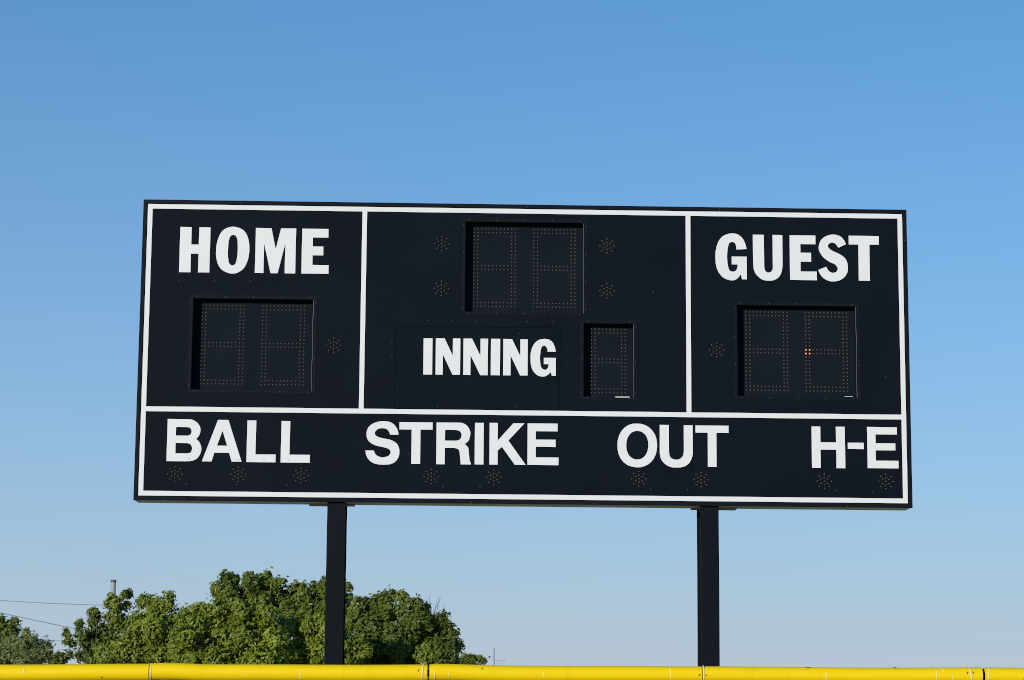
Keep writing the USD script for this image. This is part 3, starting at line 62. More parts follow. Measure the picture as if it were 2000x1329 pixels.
CROWNS = {'t1':[58.3,(-15.38,4.22,0.34),(-14.98,4.36,0.14),(-15.07,4.0,0.28),(-15.39,3.66,0.69),(-15.91,4.08,0.52)],'t2':[46.3,(-13.47,3.12,0.58),(-12.83,3.15,0.49),(-12.34,3.38,0.35),(-12.32,3.58,0.14),(-11.88,3.16,0.35),(-12.18,2.92,0.46),(-11.68,3.11,0.12)],'t2b':[64.3,(-14.39,3.25,0.3),(-14.14,3.36,0.2),(-14.6,3.17,0.22)],'t3':[56.3,(-12.91,3.94,0.13),(-12.74,3.68,0.15),(-12.56,4.22,0.12),(-12.38,3.94,0.2),(-12.11,4.57,0.13),(-11.98,4.6,0.12),(-12.0,4.31,0.2),(-12.24,3.71,0.27),(-11.89,3.91,0.27),(-11.56,4.87,0.15),(-11.5,5.07,0.15),(-11.3,4.84,0.23),(-11.11,5.1,0.15),(-10.95,5.2,0.08),(-11.0,4.84,0.13),(-11.38,4.48,0.27),(-11.15,4.3,0.3),(-11.65,4.05,0.22),(-11.52,3.64,0.37),(-12.03,3.35,0.33),(-12.39,3.25,0.23)],'t4':[50.3,(-9.79,4.64,0.17),(-9.57,4.73,0.22),(-9.37,4.54,0.25),(-8.89,4.8,0.15),(-9.0,4.59,0.28),(-9.32,4.09,0.58),(-9.77,3.98,0.43),(-8.71,3.99,0.55),(-10.2,3.37,0.45),(-9.68,3.37,0.68),(-8.84,3.26,0.68),(-10.62,3.07,0.4)],'t5':[47.3,(-7.96,4.2,0.24),(-7.57,4.26,0.29),(-7.13,4.35,0.29),(-6.66,4.39,0.32),(-6.16,4.33,0.29),(-5.75,4.16,0.29),(-7.8,3.8,0.5),(-7.12,3.83,0.56),(-6.35,3.81,0.56),(-5.59,3.64,0.5),(-7.87,3.16,0.62),(-7.03,3.08,0.65),(-6.16,3.12,0.65),(-5.36,3.07,0.53)],'t6':[56.3,(-7.85,5.78,0.18),(-7.62,5.63,0.27),(-7.16,5.83,0.2),(-6.96,5.64,0.3),(-6.56,5.81,0.15),(-6.46,5.54,0.27),(-6.06,5.61,0.18),(-8.07,5.36,0.22),(-7.71,5.2,0.4),(-7.14,5.16,0.5),(-6.56,5.11,0.5),(-6.07,5.25,0.27),(-5.52,5.42,0.22),(-5.29,5.22,0.37),(-4.91,5.46,0.2),(-4.5,5.56,0.23),(-4.13,5.63,0.2),(-3.83,5.47,0.12),(-4.49,5.1,0.54),(-4.02,5.02,0.37),(-5.14,4.68,0.67),(-5.97,4.59,0.67),(-4.31,4.52,0.67)],'t7':[48.3,(-5.2,3.94,0.33),(-4.79,4.04,0.36),(-4.32,3.95,0.36),(-3.9,3.87,0.36),(-4.63,3.54,0.54),(-3.89,3.43,0.54),(-3.3,3.37,0.33),(-5.07,3.09,0.51),(-4.25,3.01,0.54),(-3.44,2.99,0.45)],'t8':[52.3,(-3.55,4.51,0.21),(-3.3,4.7,0.24),(-2.99,4.73,0.24),(-2.74,4.86,0.17),(-2.68,5.02,0.14),(-2.36,5.02,0.21),(-2.02,5.02,0.21),(-1.83,4.8,0.25),(-1.53,4.74,0.21),(-1.29,4.62,0.17),(-3.32,4.26,0.44),(-2.58,4.48,0.54),(-1.82,4.37,0.51),(-1.25,4.28,0.35),(-0.88,4.25,0.22),(-0.69,4.41,0.13),(-0.62,4.03,0.25),(-0.43,3.88,0.17),(-3.03,3.67,0.7),(-2.14,3.68,0.73),(-1.28,3.69,0.66),(-0.62,3.57,0.41),(-0.33,3.51,0.17),(-3.3,3.14,0.54),(-2.36,3.09,0.63),(-1.43,3.09,0.63),(-0.67,3.13,0.54)],'t8b':[48.3,(-1.38,3.14,0.12),(-1.25,3.3,0.12),(-1.17,3.21,0.13),(-1.04,3.17,0.1),(-1.24,3.01,0.18)],'t9':[68.3,(0.08,3.49,0.18),(0.27,3.41,0.19),(0.42,3.53,0.14),(0.66,3.45,0.14),(0.81,3.4,0.1)]}

# ---------------------------------------------------------------- helpers
names = {}
def numbered(parent, name):
    n = names.get((parent, name), 0); names[(parent, name)] = n + 1
    return f'{parent}/{name}' if n == 0 else f'{parent}/{name}_{n:03d}'
def tag(p, label=None, category=None, group=None, kind=None):
    for k, v in (('label', label), ('category', category), ('group', group), ('kind', kind)):
        if v: p.SetCustomDataByKey(k, v)
    return p
def thing(name, label, category, loc=(0, 0, 0), group=None):
    x = UsdGeom.Xform.Define(stage, numbered('/World', name)); x.AddTranslateOp().Set(Gf.Vec3d(*map(float, loc)))
    return tag(x.GetPrim(), label, category, group)
def origin(p):
    return np.array(UsdGeom.XformCache().GetLocalToWorldTransform(p).ExtractTranslation())
def obj(name, mesh, mat, parent=None, label=None, kind=None, smooth=False, category=None):
    """one Mesh prim; mesh vertices are given in world coordinates"""
    base = '/World' if parent is None else str(parent.GetPath())
    if isinstance(mesh, (list, tuple)) and not isinstance(mesh[0], np.ndarray): mesh = trimesh.util.concatenate(mesh)
    if parent is not None:
        o = origin(parent)
        if isinstance(mesh, tuple): mesh = (np.asarray(mesh[0]) - o, mesh[1])
        else: mesh = mesh.copy(); mesh.apply_translation(-o)
    q = usdkit.mesh(stage, numbered(base, name), mesh, mat, smooth=smooth).GetPrim()
    return tag(q, label, category, None, kind)
def bx(x0, x1, y0, y1, z0, z1):
    b = trimesh.creation.box([x1-x0, y1-y0, z1-z0]); b.apply_translation([(x0+x1)/2, (y0+y1)/2, (z0+z1)/2]); return b
def tube(path, radii, seg=8, caps=True):
    P = np.asarray(path, float); n = len(P); r = np.broadcast_to(radii, (n,))
    T = np.gradient(P, axis=0); T /= np.linalg.norm(T, axis=1)[:, None]
    a = np.array([0, 0, 1.0]) if abs(T[0][2]) < 0.9 else np.array([1.0, 0, 0])
    V = []
    for i in range(n):
        u = np.cross(T[i], a); u /= np.linalg.norm(u); v = np.cross(T[i], u)
        an = np.arange(seg)/seg*2*np.pi
        V.append(P[i] + r[i]*(np.cos(an)[:, None]*u + np.sin(an)[:, None]*v))
    V = np.vstack(V); F = []
    for i in range(n-1):
        for k in range(seg):
            k2 = (k+1) % seg; p, q, s, t = i*seg+k, i*seg+k2, (i+1)*seg+k2, (i+1)*seg+k
            F += [[p, q, s], [p, s, t]]
    if caps:
        V = np.vstack([V, P[0], P[-1]]); a0, a1 = len(V)-2, len(V)-1
        for k in range(seg):
            k2 = (k+1) % seg
            F += [[a0, k2, k], [a1, (n-1)*seg+k, (n-1)*seg+k2]]
    return trimesh.Trimesh(V, np.array(F), process=False)
def mat(name, base, rough=0.5, metal=0.0, spec=0.5, vary=0.0, scale=6.0, stretch=(1, 1, 1), bump=0.0, bscale=60.0, detail=4.0, **extra):
    """a painted / metal surface whose tone varies a little from place to place"""
    n = {'p': ('principled_bsdf', {'base_color': base, 'roughness': rough, 'metallic': metal, 'specular_ior_level': spec, **extra})}
    l = []
    if vary or bump:
        n['g'] = ('geometry', {}); n['m'] = ('mapping', {'scale': stretch}); l += [('g.position', 'm.vector')]
    if vary:
        n['n'] = ('noise_texture', {'scale': scale, 'detail': detail, 'roughness': 0.6})
        lo = [max(c*(1-vary), 0) for c in base]; hi = [min(c*(1+vary), 1) for c in base]
        n['r'] = ('rgb_ramp', {'ramp': [(0.3, lo), (0.5, base), (0.72, hi)]})
        l += [('m.vector', 'n.vector'), ('n.fac', 'r.fac'), ('r.color', 'p.base_color')]
    if bump:
        n['bn'] = ('noise_texture', {'scale': bscale, 'detail': 3.0}); n['b'] = ('bump', {'strength': bump, 'distance': 0.01})
        l += [('m.vector', 'bn.vector'), ('bn.fac', 'b.height'), ('b.normal', 'p.normal')]
    return usdkit.material(stage, '/World/Looks/' + name, n, l, surface='p.BSDF')

M = {}
M['face'] = mat('face_paint', (0.0050, 0.0080, 0.0122), rough=0.55, spec=0.035, vary=0.12, scale=1.4, bump=0.05, bscale=3.0)
M['recess'] = mat('recess_paint', (0.0082, 0.0118, 0.0175), rough=0.6, spec=0.02, vary=0.1, scale=3.0)
M['bezel'] = mat('bezel_paint', (0.0062, 0.0088, 0.0130), rough=0.5, spec=0.06, vary=0.15, scale=7.0)
M['rim'] = mat('rim_paint', (0.0075, 0.0095, 0.0140), rough=0.5, spec=0.05, vary=0.15, scale=4.0)
M['post'] = mat('post_paint', (0.0058, 0.0080, 0.0115), rough=0.5, spec=0.05, vary=0.15, scale=2.5, stretch=(1, 1, 0.3))
M['white'] = mat('white_vinyl', (0.705, 0.705, 0.695), rough=0.5, spec=0.2, vary=0.02, scale=3.0)
M['galv'] = mat('galvanised_sheet', (0.86, 0.80, 0.66), rough=0.42, vary=0.12, scale=5.0)
M['screw'] = mat('screw_head', (0.060, 0.064, 0.068), rough=0.45, metal=0.3)
M['greyscrew'] = mat('grey_screw_head', (0.42, 0.43, 0.44), rough=0.5)
M['trim'] = mat('edge_trim_paint', (0.034, 0.036, 0.038), rough=0.36, metal=1.0)
M['led'] = mat('led_lens', (0.175, 0.138, 0.092), rough=0.4, spec=0.3)
M['lit'] = usdkit.material(stage, '/World/Looks/lit_led_lens', {'p': ('principled_bsdf', {'base_color': (0.6, 0.25, 0.08), 'roughness': 0.4,
    'emission_color': (1.0, 0.22, 0.03), 'emission_strength': 1.7})}, [], surface='p.BSDF')
M['sticker'] = mat('sticker_paper', (0.50, 0.50, 0.50), rough=0.5)
M['plate'] = mat('clamp_plate_paint', (0.50, 0.45, 0.36), rough=0.6)
M['gap'] = mat('dark_backing', (0.004, 0.004, 0.005), rough=0.8)

# ---------------------------------------------------------------- ground
gm = usdkit.material(stage, '/World/Looks/grass_ground', {
    'g': ('geometry', {}), 'n': ('noise_texture', {'scale': 0.6, 'detail': 6.0, 'roughness': 0.7}),
    'r': ('rgb_ramp', {'ramp': [(0.3, (0.22, 0.19, 0.085)), (0.5, (0.34, 0.28, 0.14)), (0.7, (0.42, 0.345, 0.19))]}),
    'p': ('principled_bsdf', {'roughness': 0.95, 'specular_ior_level': 0.1})},
    [('g.position', 'n.vector'), ('n.fac', 'r.fac'), ('r.color', 'p.base_color')], surface='p.BSDF')
an = np.linspace(0, 2*np.pi, 49)[:-1]
ring = np.array([[3000*math.cos(a), 3000*math.sin(a), 0] for a in an])
gv = np.vstack([[0, 0, 0], ring]); gf = np.array([[0, 1+i, 1+(i+1) % 48] for i in range(48)])
obj('ground', (gv, gf), gm, kind='structure')
dm = usdkit.material(stage, '/World/Looks/track_dirt', {
    'g': ('geometry', {}), 'n': ('noise_texture', {'scale': 3.0, 'detail': 8.0, 'roughness': 0.7}),
    'r': ('rgb_ramp', {'ramp': [(0.3, (0.13, 0.085, 0.05)), (0.55, (0.18, 0.12, 0.075)), (0.75, (0.23, 0.16, 0.10))]}),
    'p': ('principled_bsdf', {'roughness': 0.95, 'specular_ior_level': 0.1})},
    [('g.position', 'n.vector'), ('n.fac', 'r.fac'), ('r.color', 'p.base_color')], surface='p.BSDF')
obj('warning_track', (np.array([[-60, -8.5, .004], [60, -8.5, .004], [60, -3.0, .004], [-60, -3.0, .004]], float), np.array([[0, 1, 2], [0, 2, 3]])), dm, kind='structure')

fm = usdkit.material(stage, '/World/Looks/field_grass', {
    'g': ('geometry', {}), 'n': ('noise_texture', {'scale': 1.5, 'detail': 8.0, 'roughness': 0.7}),
    'r': ('rgb_ramp', {'ramp': [(0.3, (0.035, 0.060, 0.014)), (0.55, (0.055, 0.088, 0.022)), (0.75, (0.085, 0.115, 0.035))]}),
    'p': ('principled_bsdf', {'roughness': 0.9, 'specular_ior_level': 0.1})},
    [('g.position', 'n.vector'), ('n.fac', 'r.fac'), ('r.color', 'p.base_color')], surface='p.BSDF')
obj('outfield_grass', (np.array([[-60, -80, .004], [60, -80, .004], [60, -8.5, .004], [-60, -8.5, .004]], float), np.array([[0, 1, 2], [0, 2, 3]])), fm, kind='structure')

# ---------------------------------------------------------------- scoreboard
W, H, ZB, DEPTH, REC = 6.100, 2.396, 3.1872, 0.278, 0.085
EDGE, STR = 0.0355, 0.038
sb = thing('scoreboard', 'wide dark navy baseball scoreboard with white lettering standing on two steel posts', 'scoreboard', (0, 0, 0))
def ext(poly, yf, yb):
    """extrude a polygon given in board metres (x, height above the cabinet's bottom) from front yf to back yb"""
    out = []
    for g in getattr(poly, 'geoms', [poly]):
        e = trimesh.creation.extrude_polygon(g, yb-yf, engine='earcut')
        v = e.vertices.copy(); e.vertices = np.stack([v[:, 0], yb - v[:, 2], ZB + v[:, 1]], 1); out.append(e)
    return trimesh.util.concatenate(out)
def rect(x0, z0, x1, z1): return sbox(x0, z0, x1, z1)
def dome_dot(x, z, y, r, h, seg=8):
    """low domed lens or screw head standing forward of plane y"""
    V = [[x, y-h, ZB+z]]
    for rr, hh in ((0.62, 0.72), (1.0, 0.0)):
        for k in range(seg):
            a = 2*math.pi*k/seg; V.append([x + r*rr*math.cos(a), y-h*hh, ZB+z + r*rr*math.sin(a)])
    F = []
    for k in range(seg):
        k2 = (k+1) % seg; F += [[0, 1+k2, 1+k], [1+k, 1+k2, 1+seg+k2], [1+k, 1+seg+k2, 1+seg+k]]
    return trimesh.Trimesh(np.array(V), np.array(F)[:, ::-1], process=False)
mm = lambda t: [v/1000.0 for v in t]
OP = {k: mm(v) for k, v in OPENINGS.items()}
hx = W/2
# cabinet shell, underside and back
obj('cabinet', [bx(-hx+.003, -hx+.006, .02, DEPTH, ZB+.003, ZB+H-.003), bx(hx-.006, hx-.003, .02, DEPTH, ZB+.003, ZB+H-.003),
                bx(-hx+.006, hx-.006, .02, DEPTH, ZB+H-.006, ZB+H-.003)], M['rim'], sb)
obj('underside_panel', bx(-hx+.006, hx-.006, .02, DEPTH, ZB+.003, ZB+.006), M['galv'], sb)
obj('back_panel', bx(-hx+.006, hx-.006, DEPTH-.004, DEPTH-.001, ZB+.006, ZB+H-.006), M['galv'], sb)
# raised outer rim in four lengths
ri = EDGE-.004
for k, (a, b, c, d) in enumerate(((-hx, 0, hx, ri), (-hx, H-ri, hx, H), (-hx, ri+.0005, -hx+ri, H-ri-.0005), (hx-ri, ri+.0005, hx, H-ri-.0005))):
    yb = .0195 + .0003*(k//2)
    p = ext(rect(a, b, c, d).buffer(-.003, join_style=2), -.0060, -.0045)
    q = ext(rect(a, b, c, d), -.0045, yb)
    obj('rim', [q, p], M['rim'], sb)
# face panels with their openings
z1, x1 = 0.718, 1.291
cells = [(-hx+ri, z1, -x1, H-ri), (-x1, z1, x1, H-ri), (x1, z1, hx-ri, H-ri), (-hx+ri, ri, .007, z1), (.007, ri, 1.313, z1), (1.313, ri, hx-ri, z1)]
holes = unary_union([rect(*OP[k]) for k in OP])
ACC = (-1.029, 0.742, 0.270, 1.398)
for c in cells:
    p = rect(*c).buffer(-.0012, join_style=2).difference(holes).difference(rect(*ACC).buffer(.003, join_style=2))
    obj('face_panel', ext(p, 0, .004), M['face'], sb)
obj('access_panel', ext(rect(*ACC), -.0015, .004), M['face'], sb, label='removable panel carrying the word INNING')
bk = rect(-hx+.01, .01, hx-.01, H-.01)
for k in OP: bk = bk.difference(rect(*OP[k]).buffer(.006, join_style=2))
obj('backing_sheet', ext(bk, .012, .014), M['gap'], sb)
# white stripes
i0, i1 = EDGE, EDGE+STR
stripes = [(-hx+i0, i0, hx-i0, i1), (-hx+i0, H-i1, hx-i0, H-i0), (-hx+i0, i1, -hx+i1, H-i1), (hx-i1, i1, hx-i0, H-i1),
           (-hx+i1, .6985, hx-i1, .7375), (-1.3105, .7375, -1.2725, H-i1), (1.2725, .7375, 1.311, H-i1)]
for s in stripes: obj('white_stripe', ext(rect(*s), -.0018, -.0003), M['white'], sb)
# letters
for ch, word, rings in LETTERS:
    p = Polygon(mm_ring := [(x/1000, z/1000) for x, z in rings[0]], [[(x/1000, z/1000) for x, z in r] for r in rings[1:]]).buffer(0)
    y0 = -.0033 if word == 'INNING' else -.0021
    obj('hyphen' if ch == '-' else 'letter', ext(p, y0, y0+.0016), M['white'], sb,
        label=f"white {'hyphen' if ch == '-' else 'letter ' + ch} of {'H-E' if word == 'HE' else word}")
# recessed digit panels
PITCH_L = 0.03005
panels = {}
for k in ('HOME', 'CENTRE', 'INNING', 'GUEST'):
    a, b, c, d = OP[k]; t = .003
    walls = [ext(rect(a-t, b-t, c+t, d+t).difference(rect(a, b, c, d)), .0045, REC), ext(rect(a-t, b-t, c+t, d+t), REC, REC+.003)]
    panels[k] = pn = obj('digit_panel', walls, M['recess'], sb)
    bz = rect(a-.029, b-.026, c+.031, d+.029)
    obj('bezel', [ext(bz.difference(rect(a, b, c, d)), -.0030, -.0004), ext(bz.buffer(-.003, join_style=2).difference(rect(a, b, c, d).buffer(.002, join_style=2)), -.0042, -.0030)], M['bezel'], pn)
    obj('edge_trim', tube([[c, -.0035, ZB+b-.006], [c, -.0035, ZB+d-.004]], .0046, 16), M['trim'], pn, smooth=40)
    dots = []
    for s in range(int((c-a)/.215)+1):
        x = a + .03 + s*(c-a-.06)/int((c-a)/.215); dots += [dome_dot(x, d+.015, -.0042, .0052, .003, 6), dome_dot(x, b-.013, -.0042, .0052, .003, 6)]
    for s in range(int((d-b)/.215)+1):
        z = b + .03 + s*(d-b-.06)/int((d-b)/.215); dots += [dome_dot(a-.015, z, -.0042, .0052, .003, 6), dome_dot(c+.017, z, -.0042, .0052, .003, 6)]
    obj('bolt', dots, M['screw'], pn, kind='stuff')
for k, (cx, cz) in DIGITS:
    nc, nr = (10, 18) if k == 'INNING' else (12, 22)
    right_guest = k == 'GUEST' and cx > 2200
    dots = []
    for i in range(nc):
        for j in range(nr):
            mid = nr//2 - 1
            if i in (0, 1, nc-2, nc-1) or j in (0, 1, mid, mid+1, nr-2, nr-1):
                x = cx/1000 + (i-(nc-1)/2)*PITCH_L; z = cz/1000 - (j-(nr-1)/2)*PITCH_L
                if right_guest and i < 2 and j in (mid, mid+1):
                    obj('lit_lamp', dome_dot(x, z, REC, .0062, .007), M['lit'], panels[k], label='glowing orange lamp', smooth=True)
                else: dots.append(dome_dot(x, z, REC, .0050, .006))
    obj('led_digit', dots, M['led'], panels[k], kind='stuff', smooth=True)
# plates under the words that carry the round lamp clusters, and the clusters
for a, b, c, d in ((-2.822, .112, -1.662, .272), (-.816, .112, -.155, .272), (.812, .112, 1.476, .272), (2.275, .112, 2.928, .272)):
    obj('lamp_plate', ext(rect(a, b, c, d), -.0014, -.0002), M['face'], sb)
for cx, cz in CLUSTERS:
    y0 = -.0014 if cz < 400 else 0.0
    pts = [(0, 0)] + [(.0277*math.cos(math.radians(q)), .0277*math.sin(math.radians(q))) for q in (90, 270)] + [(sx*.0252, sz*.0172) for sx in (-1, 1) for sz in (-1, 1)]
    pts += [(.0565*math.cos(math.radians(q)), .0565*math.sin(math.radians(q))) for q in range(0, 360, 45)]
    obj('lamp_cluster', [dome_dot(cx/1000+x, cz/1000+z, y0, .0050, .005) for x, z in pts], M['led'], sb, smooth=True, kind='stuff')
obj('screw', [dome_dot(x/1000, z/1000, -.0060 if (z < 30 or z > 2365 or abs(x) > 3015) else (-.0014 if z < 300 else 0.0), .0062, .0045, 6) for x, z in SCREWS], M['screw'], sb, kind='stuff')
obj('screw', [dome_dot(x/1000, z/1000, -.0021, .0058, .003, 6) for x, z in WSCREWS], M['greyscrew'], sb, kind='stuff')
obj('sticker', ext(rect(.708, .8475, .822, .8570), -.0062, -.0044), M['sticker'], sb, label='narrow pale sticker under the inning digit')
obj('sticker', ext(rect(2.528, .8745, 2.594, .8805), -.0062, -.0044), M['sticker'], sb, label='narrow pale sticker under the guest digits')
# steel posts of I section and their clamp plates
for px, base in ((-1.4715, 0), (1.4540, 0)):
    hw, y0, y1, tf, tw = .0715, .030, .300, .014, .010
    sec = unary_union([rect(px-hw, y0, px+hw, y0+tf).buffer(-.003).buffer(.003), rect(px-hw, y1-tf, px+hw, y1).buffer(-.003).buffer(.003), rect(px-tw/2, y0+tf-.001, px+tw/2, y1-tf+.001)])
    e = trimesh.creation.extrude_polygon(sec, ZB+.0045, engine='earcut')
    obj('support_post', e, M['post'], sb, smooth=35)
for a, b in ((-1.697, -1.337), (1.330, 1.688)):
    obj('clamp_plate', bx(a, b, .185, .270, ZB-.0075, ZB+.0025), M['plate'], sb)
    obj('clamp_lip', bx(a, b, .2705, .2755, ZB-.0100, ZB+.0025), M['rim'], sb)

# ---------------------------------------------------------------- fence with yellow cap
M['yellow'] = usdkit.material(stage, '/World/Looks/yellow_plastic', {
    'g': ('geometry', {}), 'm': ('mapping', {'scale': (9.0, 1.0, 1.6)}), 'n': ('noise_texture', {'scale': 2.2, 'detail': 5.0, 'roughness': 0.65}),
    'r': ('rgb_ramp', {'ramp': [(0.25, (0.77, 0.52, 0.002)), (0.42, (0.83, 0.580, 0.002)), (0.68, (0.83, 0.585, 0.002)), (0.82, (0.80, 0.62, 0.10))]}),
    'p': ('principled_bsdf', {'roughness': 0.45, 'specular_ior_level': 0.18})},
    [('g.position', 'm.vector'), ('m.vector', 'n.vector'), ('n.fac', 'r.fac'), ('r.color', 'p.base_color')], surface='p.BSDF')
M['tie'] = mat('cable_tie_nylon', (0.80, 0.70, 0.45), rough=0.4)
M['pipe'] = mat('fence_pipe', (0.05, 0.05, 0.05), rough=0.5, metal=0.6)
M['wire'] = mat('fence_wire', (0.05, 0.055, 0.05), rough=0.5, metal=0.4)
FY, RC = -3.08, 0.0535
# x of each joint and the height of the cap's top there
JX = [-9.60, -7.86, -6.10, -4.30, -2.480, -0.712, 1.036, 2.842, 4.640, 6.42, 8.2, 10.0]
JZ = [1.826, 1.833, 1.842, 1.853, 1.869, 1.879, 1.8815, 1.888, 1.897, 1.905, 1.913, 1.92]
fence = thing('fence', 'chain link outfield fence topped with bright yellow plastic cap in front of scoreboard', 'fence', (0, FY, 0))
obj('top_rail', tube([[x, FY, z-RC] for x, z in zip(JX, JZ)], .024, 12), M['pipe'], fence, smooth=True)
LIFT = {4: .008, 5: .004, 6: .002, 7: .001}
for s in range(len(JX)-1):
    ga = {5: .0075, 7: .0085}.get(s, .0025); gb = {4: .0065, 6: .0065}.get(s, .0025)
    xs = np.linspace(JX[s]+ga, JX[s+1]-gb, 60)
    tt = (xs-xs[0])/(xs[-1]-xs[0])
    zc = JZ[s] + (JZ[s+1]-JZ[s])*tt - RC
    zc += LIFT.get(s, .003)*np.exp(-((xs-xs[0]-.12)/.17)**2) - .003*np.sin(np.pi*tt) + .0012*np.sin(xs*5.1+s)
    zc[0] -= .002
    an = np.radians(np.linspace(-84, 264, 49)); n, q = len(xs), len(an)
    rr = RC + .0010*np.exp(-((xs-xs[0])/.02)**2) + .0012*np.exp(-((xs-xs[-1])/.02)**2)
    rr[[0, -1]] -= .0015
    def shell(r): return np.stack([np.repeat(xs, q), FY + (r[:, None]*-np.cos(an)).ravel(), (zc[:, None] + r[:, None]*np.sin(an)).ravel()], 1)
    V = np.vstack([shell(rr), shell(rr-.005)]); F = []
    for i in range(n-1):
        for k in range(q-1):
            p0, p1, p2, p3 = i*q+k, i*q+k+1, (i+1)*q+k+1, (i+1)*q+k
            F += [[p0, p2, p1], [p0, p3, p2], [n*q+p0, n*q+p1, n*q+p2], [n*q+p0, n*q+p2, n*q+p3]]
    for i, flip in ((0, False), (n-1, True)):
        for k in range(q-1):
            p0, p1, o = i*q+k, i*q+k+1, n*q
            F += [[p0, p1, o+p1], [p0, o+p1, o+p0]] if not flip else [[p0, o+p1, p1], [p0, o+p0, o+p1]]
    for i in range(n-1):
        for k, flip in ((0, True), (q-1, False)):
            p0, p3, o = i*q+k, (i+1)*q+k, n*q
            F += [[p0, p3, o+p3], [p0, o+p3, o+p0]] if not flip else [[p0, o+p3, p3], [p0, o+p0, o+p3]]
    obj('fence_cap', (V, np.array(F)), M['yellow'], fence, smooth=40)
def tie(x, z, lean, r=RC+.0022, w=.0034):
    V = []; seg = 36
    for a in np.linspace(0, 2*np.pi, seg, endpoint=False):
        for dx, dr in ((-w, 0), (-w, .0016), (w, .0016), (w, 0)):
            V.append([x+dx+lean*math.sin(a), FY - (r+dr)*math.cos(a), z + (r+dr)*math.sin(a)])
    F = []
    for i in range(seg):
        for k in range(4):
            p, p2, s, s2 = i*4+k, i*4+(k+1) % 4, ((i+1) % seg)*4+k, ((i+1) % seg)*4+(k+1) % 4
            F += [[p, p2, s2], [p, s2, s]]
    return trimesh.Trimesh(np.array(V), np.array(F), process=False)
for x, j, dx, lean in ((-2.480, 4, .009, .003), (-.712, 5, -.037, .005), (1.036, 6, .008, .002), (2.842, 7, -.082, -.007), (2.842, 7, .032, .004), (-4.30, 3, .012, .003), (4.64, 8, .012, .003)):
    parts = [tie(x+dx, JZ[j]-RC+(.0015 if j != 4 else .001), lean)]
    obj('cable_tie', parts, M['tie'], fence)
# old scratches and nicks on the cap: (x, top and bottom height below the cap's top in mm, half width in mm, tone)
M['scuff'] = mat('scuff_pale', (0.82, 0.70, 0.30), rough=0.6)
M['nick'] = mat('nick_dark', (0.20, 0.13, 0.03), rough=0.8)
def scuff(x, h0, h1, w, lean):
    zt = float(np.interp(x, JX, JZ)) - RC; a0, a1 = (math.asin(max(-1, min(1, (RC-h/1000)/RC))) for h in (h0, h1)); n = 6; V = []
    for i in range(n+1):
        a = a0+(a1-a0)*i/n; ww = w/1000*(0.35+0.65*math.sin(math.pi*(i+.6)/(n+1.2)))
        for s in (-1, 1): V.append([x + lean*i/n/1000 + s*ww, FY-(RC+.0016)*math.cos(a), zt+(RC+.0016)*math.sin(a)])
    F = [f for i in range(n) for f in ([2*i, 2*i+1, 2*i+3], [2*i, 2*i+3, 2*i+2])]
    return trimesh.Trimesh(np.array(V), np.array(F), process=False)
px = lambda p: float(np.interp(p, [-270, 295, 836, 1370, 1920, 2460], [-4.30, -2.480, -.712, 1.036, 2.842, 4.640]))
for p, h0, h1, w, lean in ((587, 55, 95, 4, -2), (876, 55, 78, 4, 0), (1060, 45, 90, 3, 2), (1308, 6, 90, 3.5, 0), (1612, 38, 92, 4, -3), (1827, 10, 95, 3, 0), (1838, 6, 30, 4, 12), (1858, 50, 95, 3, 0), (50, 30, 60, 4, 3), (848, 40, 95, 4, 0), (480, 62, 80, 3, 0)):
    obj('scratch', scuff(px(p), h0, h1, w, lean), M['scuff'], fence)
for p, h0, h1, w, lean in ((941, 18, 34, 3.5, -2), (203, 80, 90, 5, 0), (1574, 2, 8, 12, 14), (1747, 1, 8, 8, 4), (1888, 28, 44, 5, -3), (1899, 28, 42, 5, 2), (1364, 50, 62, 6, 0), (1377, 52, 62, 5, 0), (818, 30, 48, 4, -6)):
    obj('nick', scuff(px(p), h0, h1, w, lean), M['nick'], fence)
for x in (-8.9, -6.5, -4.1, -1.7, .7, 3.1, 5.5, 7.9):
    z = np.interp(x, JX, JZ)-RC-.024
    obj('fence_post', tube([[x, FY, 0], [x, FY, z*.5], [x, FY, z]], .03, 12), M['pipe'], fence, smooth=40)
wires = []
for s in (1, -1):
    for i in range(-26, 220):
        x0 = -9.6 + i*.09; pts = []
        for k in range(0, 21):
            x = x0 + s*k*.09; z = .04 + k*.084
            if s < 0: x += 1.8
            if -9.6 <= x <= 10: pts.append([x, FY + .003*(1 if (k+i) % 2 else -1)*s, z])
        if len(pts) > 2: wires.append(np.array(pts))
cv = UsdGeom.BasisCurves.Define(stage, numbered(str(fence.GetPath()), 'wire_mesh'))
cv.CreateTypeAttr('linear'); cv.CreateCurveVertexCountsAttr([len(w) for w in wires])
cv.CreatePointsAttr(Vt.Vec3fArray.FromNumpy((np.vstack(wires)-[0, FY, 0]).astype(np.float32)))
cv.CreateWidthsAttr([.004]*sum(len(w) for w in wires)); cv.SetWidthsInterpolation('vertex')
UsdShade.MaterialBindingAPI.Apply(cv.GetPrim()).Bind(M['wire']); cv.GetPrim().SetCustomDataByKey('kind', 'stuff')

